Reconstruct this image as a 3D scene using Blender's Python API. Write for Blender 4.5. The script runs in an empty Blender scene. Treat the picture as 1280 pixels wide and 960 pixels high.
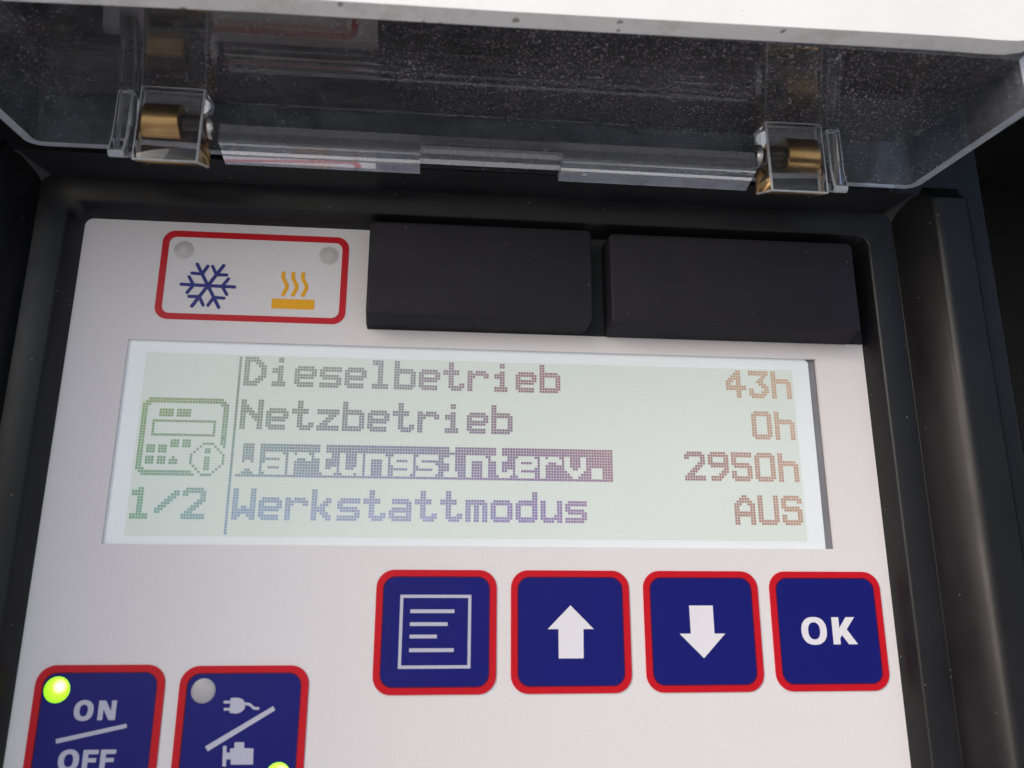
import bpy, bmesh, math, random
from mathutils import Matrix, Vector

# ---------------------------------------------------------------- camera, sky, sun, exposure
# panel frame: x right, y DOWN, z INTO the panel, millimetres; face plate front at z = 0
S = 0.001
scene = bpy.context.scene
C = scene.collection
def W(x, y, z): return Vector((x * S, z * S, -y * S))

cam_d = bpy.data.cameras.new("camera"); cam = bpy.data.objects.new("camera", cam_d); C.objects.link(cam)
scene.camera = cam
R = ((0.9955700766, -0.0015592586, -0.0940095276),
     (0.0256454912, 0.9664533963, 0.2555584894),
     (0.0904573454, -0.2568373054, 0.9622120698))          # panel frame -> camera (x right, y down, z forward)
def PW(v): return Vector((v[0], v[2], -v[1]))               # panel direction -> world direction
ax, ay, az = PW(R[0]), -PW(R[1]), -PW(R[2])
m = Matrix((ax, ay, az)).transposed().to_4x4()
m.translation = W(55.4545, 44.8640, -152.6557)
cam.matrix_world = m
cam_d.sensor_width = 36; cam_d.lens = 36 * 1001.654 / 1280
cam_d.clip_start = 0.005; cam_d.clip_end = 100
cam_d.dof.use_dof = True; cam_d.dof.focus_distance = 0.168; cam_d.dof.aperture_fstop = 20

SUN_EL, SUN_AZ = 30, -52          # elevation; azimuth right of straight-in-front-of-the-panel
world = bpy.data.worlds.new("World"); scene.world = world; world.use_nodes = True
wn = world.node_tree.nodes; wl = world.node_tree.links
sky = wn.new("ShaderNodeTexSky"); sky.sky_type = 'NISHITA'; sky.sun_disc = False
sky.sun_elevation = math.radians(SUN_EL)
sky.sun_rotation = math.radians(180 - SUN_AZ)
sky.dust_density = 3.4; sky.air_density = 1.0; sky.ozone_density = 1.6
wl.new(sky.outputs[0], wn["Background"].inputs[0]); wn["Background"].inputs[1].default_value = 0.12
sd = bpy.data.lights.new("sun", 'SUN'); sun = bpy.data.objects.new("sun", sd); C.objects.link(sun)
sd.energy = 1.5; sd.angle = math.radians(75); sd.color = (1.0, 0.985, 0.965)
e, a = math.radians(SUN_EL), math.radians(SUN_AZ)
sdir = Vector((math.cos(e) * math.sin(a), -math.cos(e) * math.cos(a), math.sin(e)))
sun.rotation_euler = sdir.to_track_quat('Z', 'Y').to_euler()
sun.location = sdir * 2
vs = scene.view_settings
scene.display_settings.display_device = 'sRGB'
vs.view_transform = 'Standard'; vs.look = 'None'; vs.exposure = 0.36; vs.gamma = 1; vs.use_curve_mapping = False
scene.cycles.max_bounces = 20; scene.cycles.transmission_bounces = 16; scene.cycles.glossy_bounces = 8
scene.cycles.transparent_max_bounces = 16

# ---------------------------------------------------------------- materials
def lin(c):
    return tuple(((v / 255) / 12.92 if v / 255 <= .04045 else ((v / 255 + .055) / 1.055) ** 2.4) for v in c)
def col(c): return (*c, 1)
class NT:
    def __init__(s, name):
        s.m = bpy.data.materials.new(name); s.m.use_nodes = True
        s.t = s.m.node_tree; s.n = s.t.nodes; s.l = s.t.links; s.b = s.n["Principled BSDF"]; s.out = s.n["Material Output"]
        s.tc = s.n.new("ShaderNodeTexCoord")
    def node(s, t, **k):
        x = s.n.new(t)
        for a, v in k.items():
            if isinstance(a, str) and a.startswith("i_"): x.inputs[a[2:]].default_value = v
            else: setattr(x, a, v)
        return x
    def noise(s, scale, detail=4, rough=.6):
        x = s.n.new("ShaderNodeTexNoise"); x.inputs["Scale"].default_value = scale; x.inputs["Detail"].default_value = detail
        x.inputs["Roughness"].default_value = rough; s.l.new(s.tc.outputs["Object"], x.inputs["Vector"]); return x
    def ramp(s, fac, stops):
        x = s.n.new("ShaderNodeValToRGB"); s.l.new(fac, x.inputs[0]); el = x.color_ramp.elements
        while len(el) < len(stops): el.new(.5)
        for e_, (p, c) in zip(el, stops): e_.position = p; e_.color = c if len(c) == 4 else (*c, 1)
        return x
    def math(s, op, a, b=None):
        x = s.n.new("ShaderNodeMath"); x.operation = op
        for i, v in enumerate((a, b)):
            if v is None: continue
            if isinstance(v, (int, float)): x.inputs[i].default_value = v
            else: s.l.new(v, x.inputs[i])
        return x.outputs[0]
    def mixc(s, f, a, b):
        x = s.n.new("ShaderNodeMix"); x.data_type = 'RGBA'
        for sock, v in ((x.inputs[0], f), (x.inputs[6], a), (x.inputs[7], b)):
            if isinstance(v, (int, float)): sock.default_value = v
            elif isinstance(v, tuple): sock.default_value = v if len(v) == 4 else (*v, 1)
            else: s.l.new(v, sock)
        return x.outputs[2]
    def bump(s, h, strength, dist):
        x = s.n.new("ShaderNodeBump"); x.inputs["Strength"].default_value = strength; x.inputs["Distance"].default_value = dist
        s.l.new(h, x.inputs["Height"]); s.l.new(x.outputs[0], s.b.inputs["Normal"])
    def specks(s, scale, size, keep, stretch=(1, 1, 1)):
        """0/1 mask of scattered dust grains: random cells of a Voronoi, uneven in size"""
        mp = s.n.new("ShaderNodeMapping"); mp.inputs["Scale"].default_value = stretch
        s.l.new(s.tc.outputs["Object"], mp.inputs["Vector"])
        wob = s.n.new("ShaderNodeTexNoise"); wob.inputs["Scale"].default_value = scale * 2.3
        s.l.new(mp.outputs[0], wob.inputs["Vector"])
        add = s.n.new("ShaderNodeVectorMath"); add.operation = 'MULTIPLY_ADD'
        s.l.new(wob.outputs["Color"], add.inputs[0]); add.inputs[1].default_value = (.35 / scale,) * 3; s.l.new(mp.outputs[0], add.inputs[2])
        v = s.n.new("ShaderNodeTexVoronoi"); v.inputs["Scale"].default_value = scale; s.l.new(add.outputs[0], v.inputs["Vector"])
        sep = s.n.new("ShaderNodeSeparateColor"); s.l.new(v.outputs["Color"], sep.inputs[0])
        on = s.math('GREATER_THAN', sep.outputs[0], 1 - min(.9, keep * 1.6))
        rad = s.math('MULTIPLY', sep.outputs[1], size * 2.4)
        return s.math('MULTIPLY', on, s.math('LESS_THAN', v.outputs["Distance"], rad))
    def set(s, **k):
        for a, v in k.items(): s.b.inputs[a.replace("_", " ")].default_value = v
        return s

def plastic(name, c, rough=.45, var=.25, dust=0.0, grain=.15, spec=.5):
    t = NT(name); t.set(Roughness=rough); t.b.inputs["Specular IOR Level"].default_value = spec
    n = t.noise(90, 5)
    base = t.ramp(n.outputs[0], [(.3, tuple(v * (1 - var) for v in c)), (.7, tuple(v * (1 + var) for v in c))]).outputs[0]
    r = t.noise(60, 6, .7)
    t.l.new(t.ramp(r.outputs[0], [(.3, (rough - .08,) * 3), (.7, (rough + .1,) * 3)]).outputs[0], t.b.inputs["Roughness"])
    if dust:
        mk = t.math('MAXIMUM', t.specks(800, .06, dust * 1.3), t.specks(1700, .10, dust * 2.4))
        mk = t.math('MAXIMUM', mk, t.math('MULTIPLY', t.specks(420, .08, dust, (1, 1, .3)), .6))
        base = t.mixc(t.math('MULTIPLY', mk, .75), base, (.26, .24, .23))
    t.l.new(base, t.b.inputs["Base Color"])
    g = t.noise(2600, 3); t.bump(g.outputs[0], grain, .00005)
    return t.m

def film(name, c, rough=.42, var=.06, specks=0.0):
    """printed membrane: even colour, very fine grain"""
    t = NT(name); t.set(Roughness=rough); t.b.inputs["Specular IOR Level"].default_value = .25
    n = t.noise(1800, 3); n2 = t.noise(25, 4)
    f = t.math('ADD', t.math('MULTIPLY', n.outputs[0], .6), t.math('MULTIPLY', n2.outputs[0], .4))
    base = t.ramp(f, [(.3, tuple(v * (1 - var) for v in c)), (.7, tuple(min(1, v * (1 + var)) for v in c))]).outputs[0]
    if specks:
        base = t.mixc(t.specks(160, .055, specks), base, (.2, .17, .15))
    t.l.new(base, t.b.inputs["Base Color"]); t.bump(n.outputs[0], .12, .00004)
    return t.m

M = {}
M['face'] = film("face_film", lin((224, 220, 222)), .42, .045, specks=.09)
M['red'] = film("red_print", lin((196, 12, 32)), .42, .06)
M['blue'] = film("blue_print", lin((14, 18, 110)), .42, .06)
M['seam'] = film("overprint_line", lin((92, 10, 44)), .42, .08)
M['white'] = film("white_print", lin((226, 224, 232)), .42, .03)
M['grey_white'] = film("grey_white_print", lin((188, 188, 206)), .42, .03)
M['snow'] = film("blue_symbol_print", lin((36, 42, 128)), .42, .05)
M['orange'] = film("orange_print", lin((240, 172, 12)), .42, .04)
M['bezel'] = plastic("black_bezel_plastic", (.008, .0078, .0095), .36, .25, .006, .12, .33)
M['key'] = plastic("charcoal_key_plastic", (.016, .015, .021), .62, .12, .006, .3, .22)
M['dark'] = plastic("dark_recess_plastic", (.008, .008, .009), .6, .3)
M['gap'] = plastic("module_edge_metal", (.19, .19, .215), .45, .15)

def lcd_mat(name, c, emit, ca=None):
    """backlit LCD glass: diffuse reflector plus the backlight, with the faint dot raster"""
    t = NT(name); t.set(Roughness=.35); t.b.inputs["Specular IOR Level"].default_value = .3
    sp = t.n.new("ShaderNodeSeparateXYZ"); t.l.new(t.tc.outputs["Object"], sp.inputs[0])
    if ca:
        at = t.n.new("ShaderNodeVertexColor"); at.layer_name = ca; base = at.outputs[0]
    else:
        p = .53278 * S
        gx = t.math('LESS_THAN', t.math('FRACT', t.math('DIVIDE', sp.outputs[0], p)), .14)
        gz = t.math('LESS_THAN', t.math('FRACT', t.math('DIVIDE', sp.outputs[2], p)), .14)
        g = t.math('MAXIMUM', gx, gz)
        n = t.noise(14, 2); n2 = t.noise(1500, 3)
        f = t.math('ADD', t.math('MULTIPLY', n.outputs[0], .7), t.math('MULTIPLY', n2.outputs[0], .3))
        b0 = t.ramp(f, [(.3, tuple(v * .93 for v in c)), (.7, tuple(min(1, v * 1.05) for v in c))]).outputs[0]
        base = t.mixc(t.math('MULTIPLY', g, .55), b0, tuple(min(1, v * 1.12) for v in c))
        base = t.mixc(t.specks(230, .09, .05), base, (.12, .12, .12))
    t.l.new(base, t.b.inputs["Base Color"]); t.l.new(base, t.b.inputs["Emission Color"])
    t.b.inputs["Emission Strength"].default_value = emit
    return t.m
EM = .21
M['lcd_rim'] = lcd_mat("lcd_border", lin((207, 212, 215)), EM)
M['lcd'] = lcd_mat("lcd_active", lin((195, 203, 198)), EM)
M['ink'] = lcd_mat("lcd_dots", (0, 0, 0), EM, "ink")

def clear_mat(name, dust, haze, film_c=(.55, .53, .54), even=False):
    """clear acrylic; dust grains and a pale film on it: dirt on the pane, painted light on edges"""
    t = NT(name); t.set(Base_Color=(.97, .975, 1, 1), Roughness=.03, IOR=1.49)
    t.b.inputs["Transmission Weight"].default_value = 1
    d = t.n.new("ShaderNodeBsdfDiffuse"); d.inputs[0].default_value = (*film_c, 1)
    n = t.noise(45, 6, .7); n3 = t.noise(380, 4, .7)
    fl = t.ramp(t.math('MULTIPLY', n.outputs[0], n3.outputs[0]), [(.15, (haze * .4,) * 3), (.36, (haze * 1.8,) * 3)]).outputs[0]
    if even: fl = t.ramp(t.noise(160, 5, .7).outputs[0], [(.3, (haze * .72,) * 3), (.7, (haze * 1.2,) * 3)]).outputs[0]
    patch = t.ramp(t.noise(22, 3).outputs[0], [(.28, (.15,) * 3), (.72, (.85,) * 3)]).outputs[0]
    mk = t.math('MAXIMUM', t.specks(1300, .13, dust * .9), t.specks(3000, .22, dust * 1.5))
    mk = t.math('MAXIMUM', mk, t.math('MULTIPLY', t.specks(900, .10, dust * .6, (1, .35, .6)), .8))
    mk = t.math('MULTIPLY', mk, t.math('MULTIPLY', patch, .95))
    f = t.math('MAXIMUM', mk, fl)
    mx = t.n.new("ShaderNodeMixShader"); t.l.new(f, mx.inputs[0]); t.l.new(t.b.outputs[0], mx.inputs[1]); t.l.new(d.outputs[0], mx.inputs[2])
    t.l.new(mx.outputs[0], t.out.inputs[0])
    return t.m
M['clear'] = clear_mat("clear_acrylic", .10, .055)
M['clear_edge'] = clear_mat("clear_acrylic_lit_edge", .05, .55, (.76, .79, .90), True)  # pale film paints the light gathered in the cover's rim faces
M['clear_bevel'] = clear_mat("clear_acrylic_bevel_glint", .02, .6, (.70, .73, .80), True)  # pale film paints bright edge lines along the hinge bevels
M['clear_bar'] = clear_mat('clear_acrylic_bar_light', .04, .36, (.68, .72, .86), True)  # bluish film paints skylight on the bar's underside
M['clear_soft'] = clear_mat('clear_acrylic_bar_light_soft', .04, .09, (.60, .63, .74), True)  # fainter film, the painted skylight fading towards the bar's front
M['clear_wall'] = clear_mat("clear_acrylic_wall", .035, .09, (.50, .53, .62))
M['clear_clean'] = clear_mat("clear_acrylic_hinge", .015, .016)

def brass():
    t = NT("brass"); t.set(Metallic=1, Roughness=.28)
    n = t.noise(140, 4); mp = t.noise(30, 3)
    t.l.new(t.ramp(n.outputs[0], [(.3, (.60, .36, .13)), (.7, (.80, .55, .24))]).outputs[0], t.b.inputs["Base Color"])
    return t.m
M['brass'] = brass()
def steel():
    t = NT("polished_collar_steel"); t.set(Metallic=1, Roughness=.22, Base_Color=(.72, .71, .72, 1)); return t.m
M['steel'] = steel()
M['pin'] = plastic('dark_pin_steel', (.05, .045, .04), .3, .2)

def white_paint():
    t = NT("white_painted_panel"); t.set(Roughness=.5)
    n = t.noise(35, 6, .7); f = t.noise(600, 4)
    base = t.ramp(n.outputs[0], [(.3, (.80, .80, .80)), (.7, (.86, .86, .855))]).outputs[0]
    base = t.mixc(t.math('MULTIPLY', t.specks(420, .10, .05), .5), base, (.25, .2, .15))
    t.l.new(base, t.b.inputs["Base Color"]); t.bump(f.outputs[0], .25, .0002)
    return t.m
M['paint'] = white_paint()
def paint_edge():
    t = NT("dirty_cut_edge"); t.set(Roughness=.7)
    n = t.noise(90, 6, .75)
    base = t.ramp(n.outputs[0], [(.28, (.62, .57, .54)), (.5, (.86, .83, .82)), (.7, (.89, .87, .86))]).outputs[0]
    base = t.mixc(t.math('MULTIPLY', t.specks(420, .13, .16), .7), base, (.12, .10, .08))
    t.l.new(base, t.b.inputs["Base Color"]); t.bump(n.outputs[0], .5, .0006)
    return t.m
M['paint_edge'] = paint_edge()

def led(name, stops, strength, centre):
    """LED window: stops run from the hot spot outwards (the lamp's own glow)"""
    t = NT(name); t.set(Roughness=.3)
    vm = t.n.new("ShaderNodeVectorMath"); vm.operation = 'DISTANCE'; t.l.new(t.tc.outputs["Object"], vm.inputs[0])
    vm.inputs[1].default_value = centre
    f = t.math('DIVIDE', vm.outputs["Value"], .0036)
    r = t.ramp(f, stops).outputs[0]
    t.l.new(r, t.b.inputs["Base Color"])
    if strength:
        t.l.new(r, t.b.inputs["Emission Color"]); t.b.inputs["Emission Strength"].default_value = strength
    return t.m

# ---------------------------------------------------------------- mesh helpers
def thing(name, label, cat, base):
    o = bpy.data.objects.new(name, None); C.objects.link(o); o.location = W(*base)
    o.empty_display_size = .01; o['label'] = label; o['category'] = cat
    return o
def root_of(p):
    while p.parent: p = p.parent
    return p
def obj(name, bm, mats, parent=None, label=None, smooth=False):
    """bm is in panel millimetres"""
    off = Vector((0, 0, 0))
    if parent is not None:
        r = root_of(parent); off = Vector(r.location)
    for v in bm.verts: v.co = W(*v.co) - off
    bmesh.ops.recalc_face_normals(bm, faces=bm.faces)
    me = bpy.data.meshes.new(name); bm.to_mesh(me); bm.free()
    for mm in (mats if isinstance(mats, (list, tuple)) else [mats]): me.materials.append(mm)
    if smooth:
        for p in me.polygons: p.use_smooth = True
        try: me.set_sharp_from_angle(angle=math.radians(35))
        except Exception: pass
    o = bpy.data.objects.new(name, me); C.objects.link(o)
    if parent is not None: o.parent = parent
    if label: o['label'] = label
    return o
def prism(bm, pts, z0, z1, mi=0):
    a_ = [bm.verts.new((x, y, z0)) for x, y in pts]; b_ = [bm.verts.new((x, y, z1)) for x, y in pts]
    n = len(pts); fs = [bm.faces.new(a_), bm.faces.new(b_[::-1])]
    for i in range(n): fs.append(bm.faces.new((a_[i], b_[i], b_[(i + 1) % n], a_[(i + 1) % n])))
    for f in fs: f.material_index = mi
    return fs
def ring(bm, outer, inner, z0, z1):
    n = len(outer)
    v = [[bm.verts.new((x, y, z)) for x, y in lp] for lp in (outer, inner) for z in (z0, z1)]
    o0, o1, i0, i1 = v
    for k in range(n):
        j = (k + 1) % n
        bm.faces.new((o0[k], o0[j], i0[j], i0[k])); bm.faces.new((o1[k], i1[k], i1[j], o1[j]))
        bm.faces.new((o0[k], o1[k], o1[j], o0[j])); bm.faces.new((i0[k], i0[j], i1[j], i1[k]))
def rrect(x0, y0, x1, y1, r, n=8):
    r = max(r, 1e-3); out = []
    for cx, cy, a0 in ((x1 - r, y0 + r, -90), (x1 - r, y1 - r, 0), (x0 + r, y1 - r, 90), (x0 + r, y0 + r, 180)):
        for k in range(n + 1):
            t_ = math.radians(a0 + 90 * k / n); out.append((cx + r * math.cos(t_), cy + r * math.sin(t_)))
    return out
def ell(cx, cy, rx, ry, n=40, p=2.0):
    out = []
    for k in range(n):
        t_ = 2 * math.pi * k / n; c_, s_ = math.cos(t_), math.sin(t_)
        out.append((cx + rx * math.copysign(abs(c_) ** (2 / p), c_), cy + ry * math.copysign(abs(s_) ** (2 / p), s_)))
    return out
def box(bm, x0, y0, z0, x1, y1, z1, bev=0, seg=2):
    vs_ = [bm.verts.new((x, y, z)) for x in (x0, x1) for y in (y0, y1) for z in (z0, z1)]
    fs = [bm.faces.new([vs_[i] for i in f]) for f in ((0, 1, 3, 2), (4, 6, 7, 5), (0, 4, 5, 1), (2, 3, 7, 6), (0, 2, 6, 4), (1, 5, 7, 3))]
    if bev:
        es = {e_ for f in fs for e_ in f.edges}
        bmesh.ops.bevel(bm, geom=list(es), offset=bev, segments=seg, profile=.5, affect='EDGES')
def bar(bm, p, q_, w, z0, z1, cap=True):
    """stroke from p to q_ of width w, rounded ends when cap"""
    dx, dy = q_[0] - p[0], q_[1] - p[1]; a0 = math.atan2(dy, dx); r = w / 2; pts = []
    if cap:
        for k in range(9): t_ = a0 - math.pi / 2 + math.pi * k / 8; pts.append((q_[0] + r * math.cos(t_), q_[1] + r * math.sin(t_)))
        for k in range(9): t_ = a0 + math.pi / 2 + math.pi * k / 8; pts.append((p[0] + r * math.cos(t_), p[1] + r * math.sin(t_)))
    else:
        nx, ny = -math.sin(a0) * r, math.cos(a0) * r
        pts = [(p[0] + nx, p[1] + ny), (p[0] - nx, p[1] - ny), (q_[0] - nx, q_[1] - ny), (q_[0] + nx, q_[1] + ny)]
    prism(bm, pts, z0, z1)
def path(bm, pts, w, z0, z1):
    """mitred stroke"""
    L_, R_ = [], []
    for i, p in enumerate(pts):
        d = Vector((0, 0))
        if i: d += (Vector(p) - Vector(pts[i - 1])).normalized()
        if i < len(pts) - 1: d += (Vector(pts[i + 1]) - Vector(p)).normalized()
        d.normalize(); nrm = Vector((-d.y, d.x)) * w / 2
        L_.append((p[0] + nrm.x, p[1] + nrm.y)); R_.append((p[0] - nrm.x, p[1] - nrm.y))
    prism(bm, L_ + R_[::-1], z0, z1)
def dome(bm, cx, cy, r, z0, h, n=32, m_=6):
    rows = []
    for k in range(m_):
        t_ = math.pi / 2 * k / m_; rr = r * math.cos(t_); zz = z0 - h * math.sin(t_)
        rows.append([bm.verts.new((cx + rr * math.cos(2 * math.pi * i / n), cy + rr * math.sin(2 * math.pi * i / n), zz)) for i in range(n)])
    top = bm.verts.new((cx, cy, z0 - h))
    for a_, b_ in zip(rows, rows[1:]):
        for i in range(n): bm.faces.new((a_[i], a_[(i + 1) % n], b_[(i + 1) % n], b_[i]))
    for i in range(n): bm.faces.new((rows[-1][i], rows[-1][(i + 1) % n], top))
    bm.faces.new(rows[0][::-1])
def cylx(bm, x0, x1, cy, cz, r, n=48, bev=.3, hole=0):
    prof = [(x0, r - bev), (x0 + bev, r), (x1 - bev, r), (x1, r - bev)]
    if hole: prof = [(x0, hole)] + prof + [(x1, hole)]
    rows = [[bm.verts.new((x, cy + rr * math.cos(2 * math.pi * i / n), cz + rr * math.sin(2 * math.pi * i / n))) for i in range(n)] for x, rr in prof]
    for a_, b_ in zip(rows, rows[1:]):
        for i in range(n): bm.faces.new((a_[i], a_[(i + 1) % n], b_[(i + 1) % n], b_[i]))
    if hole:
        for i in range(n): bm.faces.new((rows[-1][i], rows[-1][(i + 1) % n], rows[0][(i + 1) % n], rows[0][i]))
    else: bm.faces.new(rows[0]); bm.faces.new(rows[-1][::-1])
def loops(bm, lps):
    """skin through closed loops of equal length, each a list of (x, y, z)"""
    rows = [[bm.verts.new(p) for p in lp] for lp in lps]
    n = len(rows[0])
    for a_, b_ in zip(rows, rows[1:]):
        for i in range(n): bm.faces.new((a_[i], a_[(i + 1) % n], b_[(i + 1) % n], b_[i]))
    return rows
def B(): return bmesh.new()

# ---------------------------------------------------------------- yard ground far below (never in frame, the daylight bounces off it)
def ground_mat():
    t = NT("pale_concrete"); t.set(Roughness=.9)
    n = t.noise(3, 6, .7); t.l.new(t.ramp(n.outputs[0], [(.3, (.46, .44, .41)), (.7, (.58, .56, .53))]).outputs[0], t.b.inputs["Base Color"])
    return t.m
b = B()
vv = [b.verts.new((x, 1300, z)) for x, z in ((-40000, -40000), (40000, -40000), (40000, 40000), (-40000, 40000))]
b.faces.new(vv); gr = obj("ground", b, ground_mat()); gr['kind'] = 'structure'

# ---------------------------------------------------------------- recess round the unit (mostly out of frame, added to shut out skylight), white body panel
cav = thing("cabinet_recess", "black cabinet recess added behind and around the control unit to shut out skylight", "recess", (64, 140, 8))
b = B(); box(b, -57, -78, 60, 262, 150, 62); obj("back_wall", b, M['dark'], cav)
b = B(); box(b, -57, -80, -45.8, 262, -78, 62); obj("ceiling", b, M['dark'], cav)
b = B(); box(b, 260, -77.8, -45.8, 262, 150, 59.8); obj("added_side_wall", b, M['dark'], cav)
b = B(); box(b, -57, -77.8, -76, -55, 150, 59.8); obj("added_side_wall", b, plastic("white_bounce_wall", (.78, .77, .76), .5, .03), cav, "white side wall added out of view to shade the face and bounce light")  # unseen left wall, added to shade the face and bounce light onto the rim

wp = thing("body_panel", "white painted body panel above the clear cover, its lower edge grey with dirt", "panel", (64, -43, -45))
low = [(-120, -36.9), (-10.4, -40.2), (26.2, -41.1), (65.4, -41.4), (126, -42.3), (138, -42.4), (143.5, -42.3), (147.5, -42.4), (150.6, -43.0), (153.4, -44.6), (155.8, -47.4), (157.3, -51.4), (157.8, -58)]
out_ = low + [(157.8, -150), (-120, -150)]
zf, zbk = -49.6, -46.1
b = B()
dl = []
random.seed(4)
for (x, y) in out_: dl.append((x, y))
fr = [b.verts.new((x, y, zf)) for x, y in dl]; bk = [b.verts.new((x, y, zbk)) for x, y in dl]
b.faces.new(fr); b.faces.new(bk[::-1])
nb = len(dl)
for i in range(nb):
    f = b.faces.new((fr[i], fr[(i + 1) % nb], bk[(i + 1) % nb], bk[i])); f.material_index = 1 if i < len(low) - 1 else 0
obj("panel_sheet", b, [M['paint'], M['paint_edge']], wp)

# ---------------------------------------------------------------- control unit
unit = thing("control_unit", "black framed control unit with white membrane face, backlit text display and blue keys", "control panel", (64, 110, 0))

# face plate with the display window
def rect_like(x0, y0, x1, y1, n=8): return rrect(x0, y0, x1, y1, .02, n)
LX0, LY0, LX1, LY1 = -4.2, -2.9, 133.1, 35.75
b = B(); ring(b, rrect(-15.25, -27.8, 143.55, 96, 1.6), rect_like(LX0, LY0, LX1, LY1), 0, .8)
face = obj("face_plate", b, M['face'], unit)

# bezel: opening frame, stepped rims
def rl(x0, y0, x1, y1, r, z): return [(x, y, z) for x, y in rrect(x0, y0, x1, y1, r, 8)]
b = B()
loops(b, [rl(-15.2, -27.7, 143.5, 95.9, 1.6, .9), rl(-15.2, -27.7, 143.5, 95.9, 1.6, -.02), rl(-16.75, -29.3, 145.1, 97.2, 2.2, -3.75), rl(-16.9, -29.5, 145.25, 97.4, 2.4, -3.98),
          rl(-17.2, -29.8, 145.55, 97.6, 2.6, -4.15), rl(-22.6, -34.6, 150.8, 102, 2.2, -4.2),
          rl(-27.2, -37.0, 155.5, 106, 2.2, -9.0), rl(-27.2, -62, 155.5, 106, 2.2, -9.0), rl(-27.2, -62, 155.5, 106, 2.2, .9)])
obj("bezel", b, M['bezel'], unit, smooth=True)
def rim(sgn):
    prof = [(150.8, -3.4), (150.85, -4.3), (155.0, -10.75), (155.4, -11.3), (155.9, -11.75), (156.5, -12.05), (157.1, -12.15), (162.4, -12.2), (163.0, -12.0), (163.4, -11.5), (164.4, -8.3), (164.9, -8), (169.4, -8), (170.0, -7.5), (170.6, 0), (170.6, 6), (153.4, 6)]
    bb = B()
    xs = [(x if sgn > 0 else 128.3 - x, z) for x, z in prof]
    rows = []
    for y, k in ((-62, 0), (-39.2, 0), (-34.7, 1), (110, 1)):
        row = []
        for x, z in xs:
            zz = z if k or z > -8.05 else -8.05
            yy = y + (0 if not (y == -34.7) else 0)
            row.append(bb.verts.new((x, yy, zz)))
        rows.append(row)
    n = len(xs)
    for a_, c_ in zip(rows, rows[1:]):
        for i in range(n): bb.faces.new((a_[i], a_[(i + 1) % n], c_[(i + 1) % n], c_[i]))
    bb.faces.new(rows[0]); bb.faces.new(rows[-1][::-1])
    return bb
obj("bezel_rim", rim(1), M['bezel'], unit, smooth=True)
obj("bezel_rim", rim(-1), M['bezel'], unit, smooth=True)

b = B(); box(b, -41, -61, 6.5, 169.3, 109, 59.5, 1); obj("housing", b, M['dark'], unit)

# blank keys on their black carrier
b = B(); prism(b, rrect(40.9, -27.6, 143.4, -6.35, .3), -.35, -.02); obj("key_carrier", b, M['dark'], unit)
def keycap(x0, y0, x1, y1, h, lean):
    bb = B()
    loops_ = [rl(x0 - .35, y0 - .3, x1 + .35 - lean, y1 + .75, .9, -.36), rl(x0, y0, x1, y1, .9, -h + .45), rl(x0 + .12, y0 + .12, x1 - .12, y1 - .12, .9, -h + .14), rl(x0 + .45, y0 + .45, x1 - .45, y1 - .45, .8, -h)]
    rows = loops(bb, loops_); bb.faces.new(rows[-1][::-1]); bb.faces.new(rows[0])
    return bb
obj("blank_key", keycap(41.1, -26.7, 85.15, -7.25, 6.5, .8), M['key'], unit, smooth=True)
obj("blank_key", keycap(88.85, -26.25, 140.05, -6.9, 6.5, 0), M['key'], unit, smooth=True)

# ---- display: module plate, active glass, dots
FC = (153.4557 / 152.6557)
def L(x, y): return 55.4545 + (x - 55.4545) * FC, 44.864 + (y - 44.864) * FC      # z=0 reading -> LCD plane
PIT = .53
b = B(); box(b, -8, -6, 1.7, 137, 39, 3.0); obj("display_well", b, M['dark'], unit)
b = B(); box(b, 131.0, -3.4, 1.0, 134.5, 36.4, 1.65); obj("module_edge", b, M['gap'], unit)
x0, y0 = L(-4.9, -2.95); x1, y1 = L(131.25, 36.2)
ch = 1.0
b = B(); prism(b, [(x0 + 1.5, y0), (x1 - ch, y0), (x1, y0 + ch * .9), (x1, y1), (x0, y1), (x0, y0 + 1.5)], .8, 1.6)
disp = obj("display", b, M['lcd_rim'], unit, label="pale green backlit text display")
for v in (): pass
ax0, ay0 = L(-.45, -.3); ax1, ay1 = L(240 * PIT + .5, 64 * PIT + .4)
b = B(); prism(b, [(ax0, ay0), (ax1, ay0), (ax1, ay1), (ax0, ay1)], .77, .795)
obj("active_area", b, M['lcd'], disp)

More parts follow.
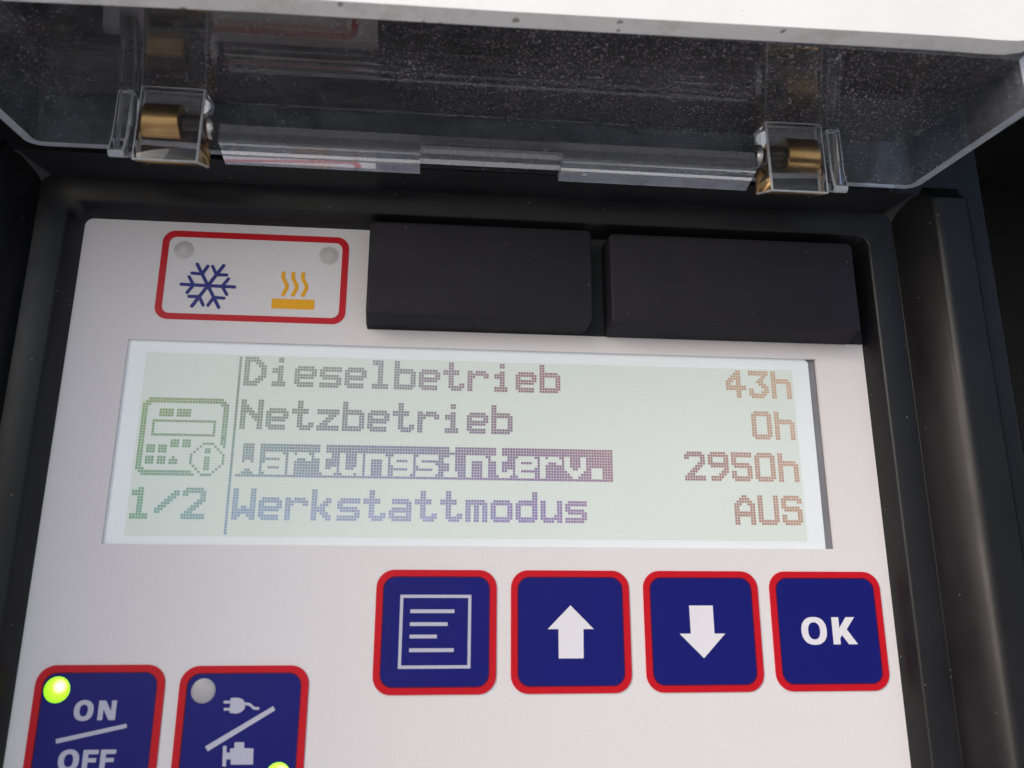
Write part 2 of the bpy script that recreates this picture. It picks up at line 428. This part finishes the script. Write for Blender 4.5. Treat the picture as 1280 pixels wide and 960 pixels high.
FONT = {
'D': "XXXXX... XXXXXX.. XX..XXX. XX...XXX XX....XX XX....XX XX....XX XX...XXX XX..XXX. XXXXXX.. XXXXX...",
'i': "...XX... ...XX... ........ ...XX... .XXXX... .XXXX... ...XX... ...XX... ...XX... .XXXXX.. .XXXXX..",
'e': "........ ........ ........ .XXXXXX. XXXXXXXX XX....XX XXXXXXXX XXXXXXX. XX...... XXXXXXX. .XXXXXX.",
's': "........ ........ ........ .XXXXXXX XXXXXXXX XX...... XXXXXXX. .XXXXXXX ......XX XXXXXXXX XXXXXXX.",
'l': ".XXXX... .XXXX... ...XX... ...XX... ...XX... ...XX... ...XX... ...XX... ...XX... .XXXXXX. .XXXXXX.",
'b': "XX...... XX...... XX...... XXXXXXX. XXXXXXXX XX....XX XX....XX XX....XX XX....XX XXXXXXXX XXXXXXX.",
't': "..XX.... ..XX.... ..XX.... XXXXXX.. XXXXXX.. ..XX.... ..XX.... ..XX.... ..XX..XX ..XXXXXX ...XXXX.",
'r': "........ ........ ........ XX.XXXX. XXXXXXXX XXX...XX XX...... XX...... XX...... XX...... XX......",
'N': "XX....XX XX....XX XXX...XX XXXX..XX XXXXX.XX XX.XXXXX XX..XXXX XX...XXX XX....XX XX....XX XX....XX",
'z': "........ ........ ........ XXXXXXXX XXXXXXXX ....XXX. ...XXX.. ..XXX... .XXX.... XXXXXXXX XXXXXXXX",
'W': "XX....XX XX....XX XX....XX XX....XX XX....XX XX....XX XX.XX.XX XXXXXXXX XXXXXXXX XXX..XXX XX....XX",
'a': "........ ........ ........ .XXXXXX. .XXXXXXX ......XX .XXXXXXX XXXXXXXX XX....XX XXXXXXXX .XXXXXXX",
'k': "XX...... XX...... XX...... XX...XX. XX..XXX. XX.XXX.. XXXXX... XXXXX... XX.XXX.. XX..XXX. XX...XX.",
'm': "........ ........ ........ XXXXXXX. XXXXXXXX XX.XX.XX XX.XX.XX XX.XX.XX XX.XX.XX XX.XX.XX XX.XX.XX",
'o': "........ ........ ........ .XXXXXX. XXXXXXXX XX....XX XX....XX XX....XX XX....XX XXXXXXXX .XXXXXX.",
'd': "......XX ......XX ......XX .XXXXXXX XXXXXXXX XX....XX XX....XX XX....XX XX....XX XXXXXXXX .XXXXXX.",
'u': "........ ........ ........ XX....XX XX....XX XX....XX XX....XX XX....XX XX...XXX XXXXXXXX .XXXX.XX",
'n': "........ ........ ........ XXXXXXX. XXXXXXXX XX....XX XX....XX XX....XX XX....XX XX....XX XX....XX",
'g': "........ ........ ........ .XXXXXXX XXXXXXXX XX....XX XXXXXXXX .XXXXXXX ......XX .XXXXXXX .XXXXXX.",
'v': "........ ........ ........ XX....XX XX....XX XX....XX XX....XX XXX..XXX .XXXXXX. ..XXXX.. ...XX...",
'.': "........ ........ ........ ........ ........ ........ ........ .XXXX... .XXXX... .XXXX... .XXXX...",
'0': ".XXXXXX. XXXXXXXX XX....XX XX....XX XX....XX XX....XX XX....XX XX....XX XX....XX XXXXXXXX .XXXXXX.",
'1': "...XX... .XXXX... .XXXX... ...XX... ...XX... ...XX... ...XX... ...XX... ...XX... .XXXXXX. .XXXXXX.",
'2': ".XXXXXX. XXXXXXXX XX....XX ......XX .....XXX ....XXX. ...XXX.. ..XXX... .XXX.... XXXXXXXX XXXXXXXX",
'3': "XXXXXXXX XXXXXXXX .....XX. ....XX.. ...XXX.. ....XXX. .....XXX XX....XX XX...XXX XXXXXXX. .XXXXX..",
'4': "....XX.. ...XXX.. ..XXXX.. .XXXXX.. XXX.XX.. XX..XX.. XXXXXXXX XXXXXXXX ....XX.. ....XX.. ....XX..",
'5': "XXXXXXXX XXXXXXXX XX...... XX...... XXXXXXX. .XXXXXXX ......XX XX....XX XX....XX XXXXXXXX .XXXXXX.",
'9': ".XXXXXX. XXXXXXXX XX....XX XX....XX XXXXXXXX .XXXXXXX ......XX .....XXX ....XXX. .XXXXX.. .XXXX...",
'h': "XX...... XX...... XX...... XXXXXXX. XXXXXXXX XX....XX XX....XX XX....XX XX....XX XX....XX XX....XX",
'A': "...XX... ..XXXX.. .XXXXXX. XXX..XXX XX....XX XX....XX XXXXXXXX XXXXXXXX XX....XX XX....XX XX....XX",
'U': "XX....XX XX....XX XX....XX XX....XX XX....XX XX....XX XX....XX XX....XX XX....XX XXXXXXXX .XXXXXX.",
'S': ".XXXXXX. XXXXXXXX XX....XX XX...... XXXXXXX. .XXXXXXX ......XX XX....XX XX....XX XXXXXXXX .XXXXXX.",
'/': "........ ......XX .....XXX ....XXX. ...XXX.. ..XXX... .XXX.... XXX..... XX...... ........ ........",
}
def text_cells(s, c0, r0):
    out = set()
    for k, chr_ in enumerate(s):
        for r, row in enumerate(FONT[chr_].split()):
            for c, v in enumerate(row):
                if v == 'X': out.add((c0 + 9 * k + c, r0 + r))
    return out
# colour the dots show across the glass (sRGB, columns x rows): polariser shimmer painted into each dot
GC = [0, 34, 90, 140, 200, 240]; GR = [0, 16, 32, 56]
GV = [[(140, 155, 112), (130, 142, 122), (132, 132, 134), (142, 104, 112), (188, 150, 108), (198, 160, 122)],
      [(122, 142, 98), (118, 132, 112), (122, 122, 122), (130, 102, 106), (174, 138, 108), (196, 158, 124)],
      [(112, 142, 110), (124, 142, 134), (114, 116, 134), (124, 98, 120), (160, 118, 112), (196, 150, 118)],
      [(102, 142, 124), (126, 146, 162), (136, 142, 164), (122, 106, 150), (160, 114, 112), (188, 140, 108)]]
def ink(c, r):
    i = max(k for k in range(5) if GC[k] <= max(c, 0)); j = max(k for k in range(3) if GR[k] <= max(r, 0))
    u = min(1, (c - GC[i]) / (GC[i + 1] - GC[i])); v = min(1, (r - GR[j]) / (GR[j + 1] - GR[j]))
    q_ = [(1 - v) * ((1 - u) * GV[j][i][k] + u * GV[j][i + 1][k]) + v * ((1 - u) * GV[j + 1][i][k] + u * GV[j + 1][i + 1][k]) for k in range(3)]
    g_ = sum(q_) / 3; return tuple(x * (1.22 if c < 30 else INK if c < 170 else .90) * k_ for k_, x in zip((1.0, 1.0, 1.0 if c < 30 else 1.12), lin(tuple(g_ + (v_ - g_) * (1.0 if c < 30 else .9 if c < 170 else .78) for v_ in q_))))
INK = 1.12
def dots(name, cells, label=None):
    bb = B(); cl = bb.loops.layers.float_color.new("ink")
    g = .075
    for c, r in sorted(cells):
        q_ = [L((c + g) * PIT, (r + g) * PIT), L((c + 1 - g) * PIT, (r + g) * PIT), L((c + 1 - g) * PIT, (r + 1 - g) * PIT), L((c + g) * PIT, (r + 1 - g) * PIT)]
        f = bb.faces.new([bb.verts.new((x, y, .745)) for x, y in q_])
        k = random.uniform(.93, 1.07); cc = ink(c, r)
        for lp in f.loops: lp[cl] = (cc[0] * k, cc[1] * k, cc[2] * k, 1)
    o = obj(name, bb, M['ink'], disp, label)
    return o
dots("text_line", text_cells("Dieselbetrieb", 34, 0), "display text reading Dieselbetrieb")
dots("text_line", text_cells("Netzbetrieb", 34, 16), "display text reading Netzbetrieb")
w_ = text_cells("Wartungsinterv.", 34, 32)
dots("highlighted_line", {(c, r) for c in range(34, 169) for r in range(32, 44)} - w_, "inverted display line reading Wartungsinterv.")
dots("text_line", text_cells("Werkstattmodus", 34, 48), "display text reading Werkstattmodus")
dots("value_text", text_cells("43h", 240 - 26, 0), "display value 43h")
dots("value_text", text_cells("0h", 240 - 17, 16), "display value 0h")
dots("value_text", text_cells("2950h", 240 - 44, 32), "display value 2950h")
dots("value_text", text_cells("AUS", 240 - 26, 48), "display value AUS")
dots("page_number", text_cells("1/2", -1, 48), "display text reading 1/2")
dots("divider_line", {(32, r) for r in range(0, 64)})
ic = set()
def span(r, a_, b_): ic.update((c, r) for c in range(a_, b_ + 1))
span(16, 2, 27); span(17, 1, 28); span(18, 0, 2); span(18, 27, 29)
for r in range(19, 41): span(r, 0, 1)
span(41, 0, 2); span(42, 1, 18); span(43, 2, 19)
for r in range(19, 33): span(r, 28, 29)
ic.add((29, 33))
for r in (20, 21, 22): span(r, 6, 10); span(r, 12, 16)
span(24, 4, 25); span(29, 4, 25)
for r in range(25, 29): ic.update({(4, r), (25, r)})
for r in (31, 32, 33): span(r, 11, 13); span(r, 15, 17)
for r in (33, 34, 35): span(r, 3, 5); span(r, 7, 9)
for r in (37, 38, 39): span(r, 3, 5); span(r, 7, 9)
ic.add((12, 37)); span(38, 11, 13); span(39, 11, 13)
span(32, 22, 25); span(43, 22, 25)
for r, a_, b_ in ((33, 21, 26), (34, 20, 27), (35, 19, 28), (36, 18, 29), (37, 18, 29), (38, 18, 29), (39, 18, 29), (40, 19, 28), (41, 20, 27), (42, 21, 26)): ic.update({(a_, r), (b_, r)})
for r in (34, 35, 37, 38, 39, 40, 41): span(r, 23, 24)
dots("unit_icon", ic, "display icon of the unit with an info circle")

# ---- membrane keys: red border, blue field, white symbol
def member(name, x0, y0, x1, y1, label):
    bb = B(); prism(bb, rrect(x0 + 1.15, y0 + 1.1, x1 - 1.15, y1 - 1.1, 2.3), -.14, .4)
    k = obj(name, bb, M['blue'], unit, label)
    bb = B(); ring(bb, rrect(x0, y0, x1, y1, 3.2), rrect(x0 + 1.2, y0 + 1.15, x1 - 1.2, y1 - 1.15, 2.25), -.24, .3)
    n0 = len(bb.faces)
    ring(bb, rrect(x0 + 1.1, y0 + 1.05, x1 - 1.1, y1 - 1.05, 2.35), rrect(x0 + 1.38, y0 + 1.33, x1 - 1.38, y1 - 1.33, 2.1), -.19, .3)
    bb.faces.ensure_lookup_table()
    for f in bb.faces[n0:]: f.material_index = 1        # the darker overprint between red and blue
    obj("red_border", bb, [M['red'], M['seam']], k)
    return k
Z0, Z1 = -.19, -.1
k = member("menu_key", 45.0, 40.05, 67.0, 61.7, "blue key with white page symbol")
b = B(); ring(b, rect_like(49.4, 44.5, 62.35, 57.3), rect_like(49.95, 45.05, 61.8, 56.75), Z0, Z1)
for y, xe in ((47.4, 59.3), (49.65, 58.1), (51.8, 56.2), (54.15, 59.3)): prism(b, [(51.3, y - .32), (xe, y - .32), (xe, y + .32), (51.3, y + .32)], Z0, Z1)
obj("page_symbol", b, M['grey_white'], k)
k = member("up_key", 69.65, 40.05, 91.9, 61.7, "blue key with white up arrow")
b = B(); prism(b, [(80.74, 46.35), (85.02, 50.57), (83.08, 50.57), (83.02, 55.68), (78.44, 55.68), (78.44, 50.57), (76.44, 50.57)], Z0, Z1)
obj("arrow_symbol", b, M['white'], k)
k = member("down_key", 94.6, 40.05, 116.85, 61.7, "blue key with white down arrow")
b = B(); prism(b, [(103.3, 46.37), (107.85, 46.37), (107.87, 51.42), (109.95, 51.42), (105.62, 55.77), (101.2, 51.42), (103.36, 51.42)], Z0, Z1)
obj("arrow_symbol", b, M['white'], k)
k = member("ok_key", 119.15, 40.05, 141.25, 61.7, "blue key reading OK")
b = B(); ring(b, ell(127.3, 50.97, 2.48, 2.52, 48, 2.3), ell(127.3, 50.97, 1.18, 1.55, 48, 2.3), Z0, Z1)
prism(b, [(130.92, 48.5), (132.3, 48.5), (132.3, 50.5), (133.75, 48.5), (135.45, 48.5), (133.75, 50.7), (135.7, 53.42), (133.95, 53.42), (132.75, 51.75), (132.3, 52.3), (132.3, 53.42), (130.92, 53.42)], Z0, Z1)
obj("ok_lettering", b, M['white'], k)

k = member("power_key", -11.95, 56.35, 9.5, 78.1, "blue key reading ON OFF with lit green lamp")
b = B()
ring(b, ell(-3.43, 63.68, 1.6, 1.66, 40, 2.3), ell(-3.43, 63.68, .68, .95, 40, 2.3), Z0, Z1)
prism(b, [(-1.05, 65.25), (-1.05, 62.12), (.05, 62.12), (1.05, 63.85), (1.05, 62.12), (1.85, 62.12), (1.85, 65.25), (.8, 65.25), (-.22, 63.5), (-.22, 65.25)], Z0, Z1)
prism(b, [(-7.35, 68.15), (3.85, 65.85), (3.98, 66.5), (-7.2, 68.85)], Z0, Z1)
ring(b, ell(-4.83, 71.5, 1.68, 1.72, 40, 2.3), ell(-4.83, 71.5, .74, 1.0, 40, 2.3), Z0, Z1)
for fx in (-2.6, .25): prism(b, [(fx, 69.9), (fx + 2.45, 69.9), (fx + 2.45, 70.58), (fx + .85, 70.58), (fx + .85, 71.2), (fx + 2.2, 71.2), (fx + 2.2, 71.85), (fx + .85, 71.85), (fx + .85, 73.2), (fx, 73.2)], Z0, Z1)
obj("on_off_lettering", b, M['grey_white'], k)
GREEN = [(0, (1, 1, .85)), (.14, (.95, 1, .45)), (.34, (.36, .86, .02)), (1, (.13, .50, .004))]
ub = Vector(unit.location)
def lamp(cx, cy, r, parent, lit):
    bb = B(); dome(bb, cx, cy, r, -.13, .35)
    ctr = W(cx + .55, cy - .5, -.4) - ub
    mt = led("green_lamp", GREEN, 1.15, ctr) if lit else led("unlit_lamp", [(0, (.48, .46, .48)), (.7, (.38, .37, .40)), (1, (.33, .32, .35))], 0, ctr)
    return obj("lamp", bb, mt, parent, "lit green lamp" if lit else "unlit grey lamp", smooth=True)
lamp(-8.3, 60.32, 2.15, k, True)
k = member("source_key", 11.95, 56.6, 33.95, 78.35, "blue key with plug and engine symbols")
b = B()
prism(b, [(20.8, 61.9), (22, 61.86), (22.9, 62.15), (23.36, 62.9), (23.3, 63.7), (22.7, 64.25), (21.9, 64.45), (20.8, 64.3)], Z0, Z1)
prism(b, [(19.67, 62.35), (20.81, 62.35), (20.81, 62.78), (19.67, 62.78)], Z0, Z1); prism(b, [(19.8, 63.5), (20.81, 63.5), (20.81, 63.94), (19.8, 63.94)], Z0, Z1)
path(b, [(23.25, 62.85), (24.05, 62.95), (24.9, 63.62), (25.75, 63.65)], .45, Z0, Z1)
obj("plug_symbol", b, M['grey_white'], k)
b = B(); prism(b, [(17.2, 69.65), (28.1, 63.3), (28.52, 63.97), (17.75, 70.4)], Z0, Z1); obj("slash", b, M['grey_white'], k)
b = B(); prism(b, [(20.2, 69.6), (20.8, 69.6), (20.85, 70.65), (21.43, 70.65), (21.43, 70.02), (22.12, 69.95), (22.1, 69.05), (23.7, 69.05), (23.75, 69.98), (25.33, 70.08), (25.45, 72.6), (21.74, 72.56), (21.68, 71.72), (20.94, 71.72), (20.98, 72.83), (20.38, 72.83)], Z0, Z1)
obj("engine_symbol", b, M['grey_white'], k)
lamp(16.05, 60.7, 2.08, k, False)
lamp(29.75, 74.35, 2.05, k, True)

# ---- operating-mode window
b = B(); ring(b, rrect(0.0, -25.8, 36.55, -7.15, 2.5), rrect(1.3, -24.5, 35.25, -8.4, 1.5), -.1, .3)
win = obj("mode_window", b, M['red'], unit, "red outlined window with snowflake and heat symbols")
b = B(); cx, cy = 9.58, -14.33
for n_ in range(6):
    t_ = math.radians(60 * n_ + 1); d = Vector((math.cos(t_), math.sin(t_)))
    bar(b, (cx, cy), (cx + d.x * 5.1, cy + d.y * 5.1), .66, -.1 - n_ * .002, .3)
    for s_ in (1, -1):
        t2 = t_ + s_ * math.radians(58); p = (cx + d.x * 2.75, cy + d.y * 2.75)
        bar(b, p, (p[0] + math.cos(t2) * 1.95, p[1] + math.sin(t2) * 1.95), .62, -.115 - n_ * .002 - (.001 if s_ > 0 else .0), .3)
obj("snowflake_symbol", b, M['snow'], win)
b = B(); prism(b, [(22.12, -12.1), (30.36, -12.1), (30.36, -10.05), (22.12, -10.05)], -.1, .3)
for xo in (23.95, 25.87, 27.78): path(b, [(xo, -17.85), (xo, -16.55), (xo + .85, -14.95), (xo + .8, -14.3), (xo + .1, -12.75)], .72, -.1, .3)
obj("heat_symbol", b, M['orange'], win)
for lx in (4.27, 32.6):
    bb = B(); dome(bb, lx, -21.72, 2.02, .02, .14)
    obj("lamp", bb, led("lamp_behind_film", [(0, lin((206, 199, 200))), (.4, lin((186, 181, 183))), (.56, lin((200, 194, 195))), (1, lin((222, 217, 217)))], 0, W(lx, -21.72, 0) - ub), win, "unlit lamp behind the film", smooth=True)

# ---------------------------------------------------------------- clear hinged cover, standing open
cover = thing("clear_cover", "clear dusty plastic cover standing open above the black bezel", "cover", (66, -36, -13))
TP, TR = math.tan(math.radians(7.2)), math.tan(math.radians(6.0))
T = 1.9
XL, XR = -22.0, 152.2
ZEND = -45.9
def pane_y(z): return -45.6 + (-15 - z) * TP       # underside of the pane
def rim_y(z): return -36.6 + (-13 - z) * TR        # free edge of the walls
def extr_x(bm, prof, xa, xb):
    a_ = [bm.verts.new((xa, y, z)) for y, z in prof]; c_ = [bm.verts.new((xb, y, z)) for y, z in prof]
    n = len(prof); bm.faces.new(a_); bm.faces.new(c_[::-1])
    for i in range(n): bm.faces.new((a_[i], c_[i], c_[(i + 1) % n], a_[(i + 1) % n]))
def bevel_all(bm, off, seg=2):
    bmesh.ops.recalc_face_normals(bm, faces=bm.faces); bm.normal_update()
    bmesh.ops.bevel(bm, geom=[e_ for e_ in bm.edges if len(e_.link_faces) == 2 and e_.calc_face_angle(0) > .4], offset=off, segments=seg, profile=.5, affect='EDGES', material=1)
    for f in bm.faces: f.material_index = 1 if f.calc_area() < .5 * sum(e_.calc_length() for e_ in f.edges) * off * 1.25 else 0
# one closed tray: pane, back wall and two side walls as a single moulded shell
def tray():
    bm = B()
    # outline seen along y (plan x,z): outer U and inner U, swept from the rim to the pane
    zo, zi = -11.2, -13.0
    def U(inset, zback, yf, r, n=6):
        xl, xr = XL + inset, XR - inset
        p = [(xl, ZEND)]
        for k in range(n + 1):
            t_ = math.pi + 0 - math.pi / 2 * k / n      # left corner
            p.append((xl + r + r * math.cos(t_), zback - r + r * math.sin(t_)))
        for k in range(n + 1):
            t_ = math.pi / 2 - math.pi / 2 * k / n
            p.append((xr - r + r * math.cos(t_), zback - r + r * math.sin(t_)))
        p.append((xr, ZEND))
        return [(x, yf(z), z) for x, z in p]
    tilt = 0
    def sh(lp, dz, yf): return [(x, yf(z + dz if z > ZEND + .1 else z), (z + dz if z > ZEND + .1 else z)) for x, y, z in lp]
    outer_rim = U(0, zo, rim_y, 2.6); inner_rim = U(T, zi, rim_y, 1.2)
    outer_top = sh(U(0, zo, pane_y, 2.6), -1.2, lambda z: pane_y(z) - T); inner_top = sh(U(T, zi, pane_y, 1.2), -1.15, pane_y)
    rows = [[bm.verts.new(p) for p in lp] for lp in (inner_top, inner_rim, outer_rim, outer_top)]
    n = len(rows[0])
    for a_, c_ in zip(rows, rows[1:]):
        for i in range(n - 1):
            f = bm.faces.new((a_[i], a_[i + 1], c_[i + 1], c_[i]))
            f.material_index = 1 if a_ is rows[1] else 2
    it, ir, orr, ot = rows
    bm.faces.new(it)                 # underside of the pane
    bm.faces.new(ot[::-1])           # top of the pane
    # front end caps: left wall, right wall, pane edge
    for q_ in ((it[0], ir[0], orr[0], ot[0]), (it[-1], ot[-1], orr[-1], ir[-1])): bm.faces.new(q_).material_index = 1
    bm.faces.new((it[0], ot[0], ot[-1], it[-1])).material_index = 2
    return bm
obj("cover_shell", tray(), [M['clear'], M['clear_edge'], M['clear_wall']], cover, smooth=True)
# stop strips along the hinge edge, with the notch between them
b = B()
# bar along the hinge edge: (x from, x to, lower back edge y, lower front edge y)
secs = [(14.2, -34.0, -35.2), (50.7, -34.0, -35.2), (50.75, -35.3, -36.2), (77.65, -35.3, -36.2), (77.7, -33.9, -35.1), (115.6, -33.8, -35.0)]
rows = []
for x, yb, yf in secs:
    rows.append([b.verts.new((x, y, z)) for y, z in ((-39.2, -13.2), (-39.2, -17.9), (-38.9, -18.3), (yf - .4, -18.4), (yf, -18.1), ((yf + yb) / 2, -15.2), (yb, -12.6), (yb - .4, -12.0), (-36.3, -11.4), (-36.3, -13.2))])
n = len(rows[0])
for a_, c_ in zip(rows, rows[1:]):
    for i in range(n):
        f = b.faces.new((a_[i], a_[(i + 1) % n], c_[(i + 1) % n], c_[i]))
        if i in (3, 4, 5, 6): f.material_index = 2 if 50.72 < min(v_.co.x for v_ in f.verts) < 77 else 3 if i < 5 else 1
b.faces.new(rows[0]); b.faces.new(rows[-1][::-1])
obj("edge_bar", b, [M['clear_clean'], M['clear_bar'], M['clear_clean'], M['clear_soft']], cover, smooth=True)

def hinge(sgn):
    mx = (lambda x: x) if sgn < 0 else (lambda x: 128.9 - x)
    X = lambda a_, c_: (min(mx(a_), mx(c_)), max(mx(a_), mx(c_)))
    # barrel: block with a chamfered lower front edge and a clear bore end
    xa, xb = X(.2, 11.7)
    bb = B()
    prof = [(-45.5, -14.5), (-44.85, -20.4), (-29.5, -20.6), (-32.6, -13.15)]
    extr_x(bb, prof, xa, xb); bevel_all(bb, .38, 2)
    h = obj("hinge_barrel", bb, [M['clear_clean'], M['clear_bevel']], cover, smooth=True)
    # bore with its brass bushing inside the block
    xa, xb = X(.9, 7.4)
    bb = B(); cylx(bb, xa, xb, -38.8, -17.1, 3.25, 48, .2); obj("brass_bushing", bb, M['brass'], h, smooth=True)
    xa, xb = X(11.75, 13.1)
    bb = B(); cylx(bb, xa, xb, -38.8, -17.1, 2.3, 40, .35, 1.5); obj("bore_collar", bb, M['steel'], h, smooth=True)
    xa, xb = X(7.5, 11.3)
    bb = B(); cylx(bb, xa, xb, -38.8, -17.1, 1.5, 48, .1); obj("hinge_pin", bb, M['pin'], h, smooth=True)
    # cheek plate beside the barrel
    xa, xb = X(-4.6, -1.7)
    bb = B(); extr_x(bb, [(-45.5, -14.5), (-45.1, -18.4), (-35.8, -18.4), (-31.8, -19.3), (-31.0, -18.5), (-34.2, -13.15)], xa, xb); bevel_all(bb, .35, 2)
    obj("hinge_cheek", bb, [M['clear_clean'], M['clear_bevel']], cover, smooth=True)
hinge(-1); hinge(1)
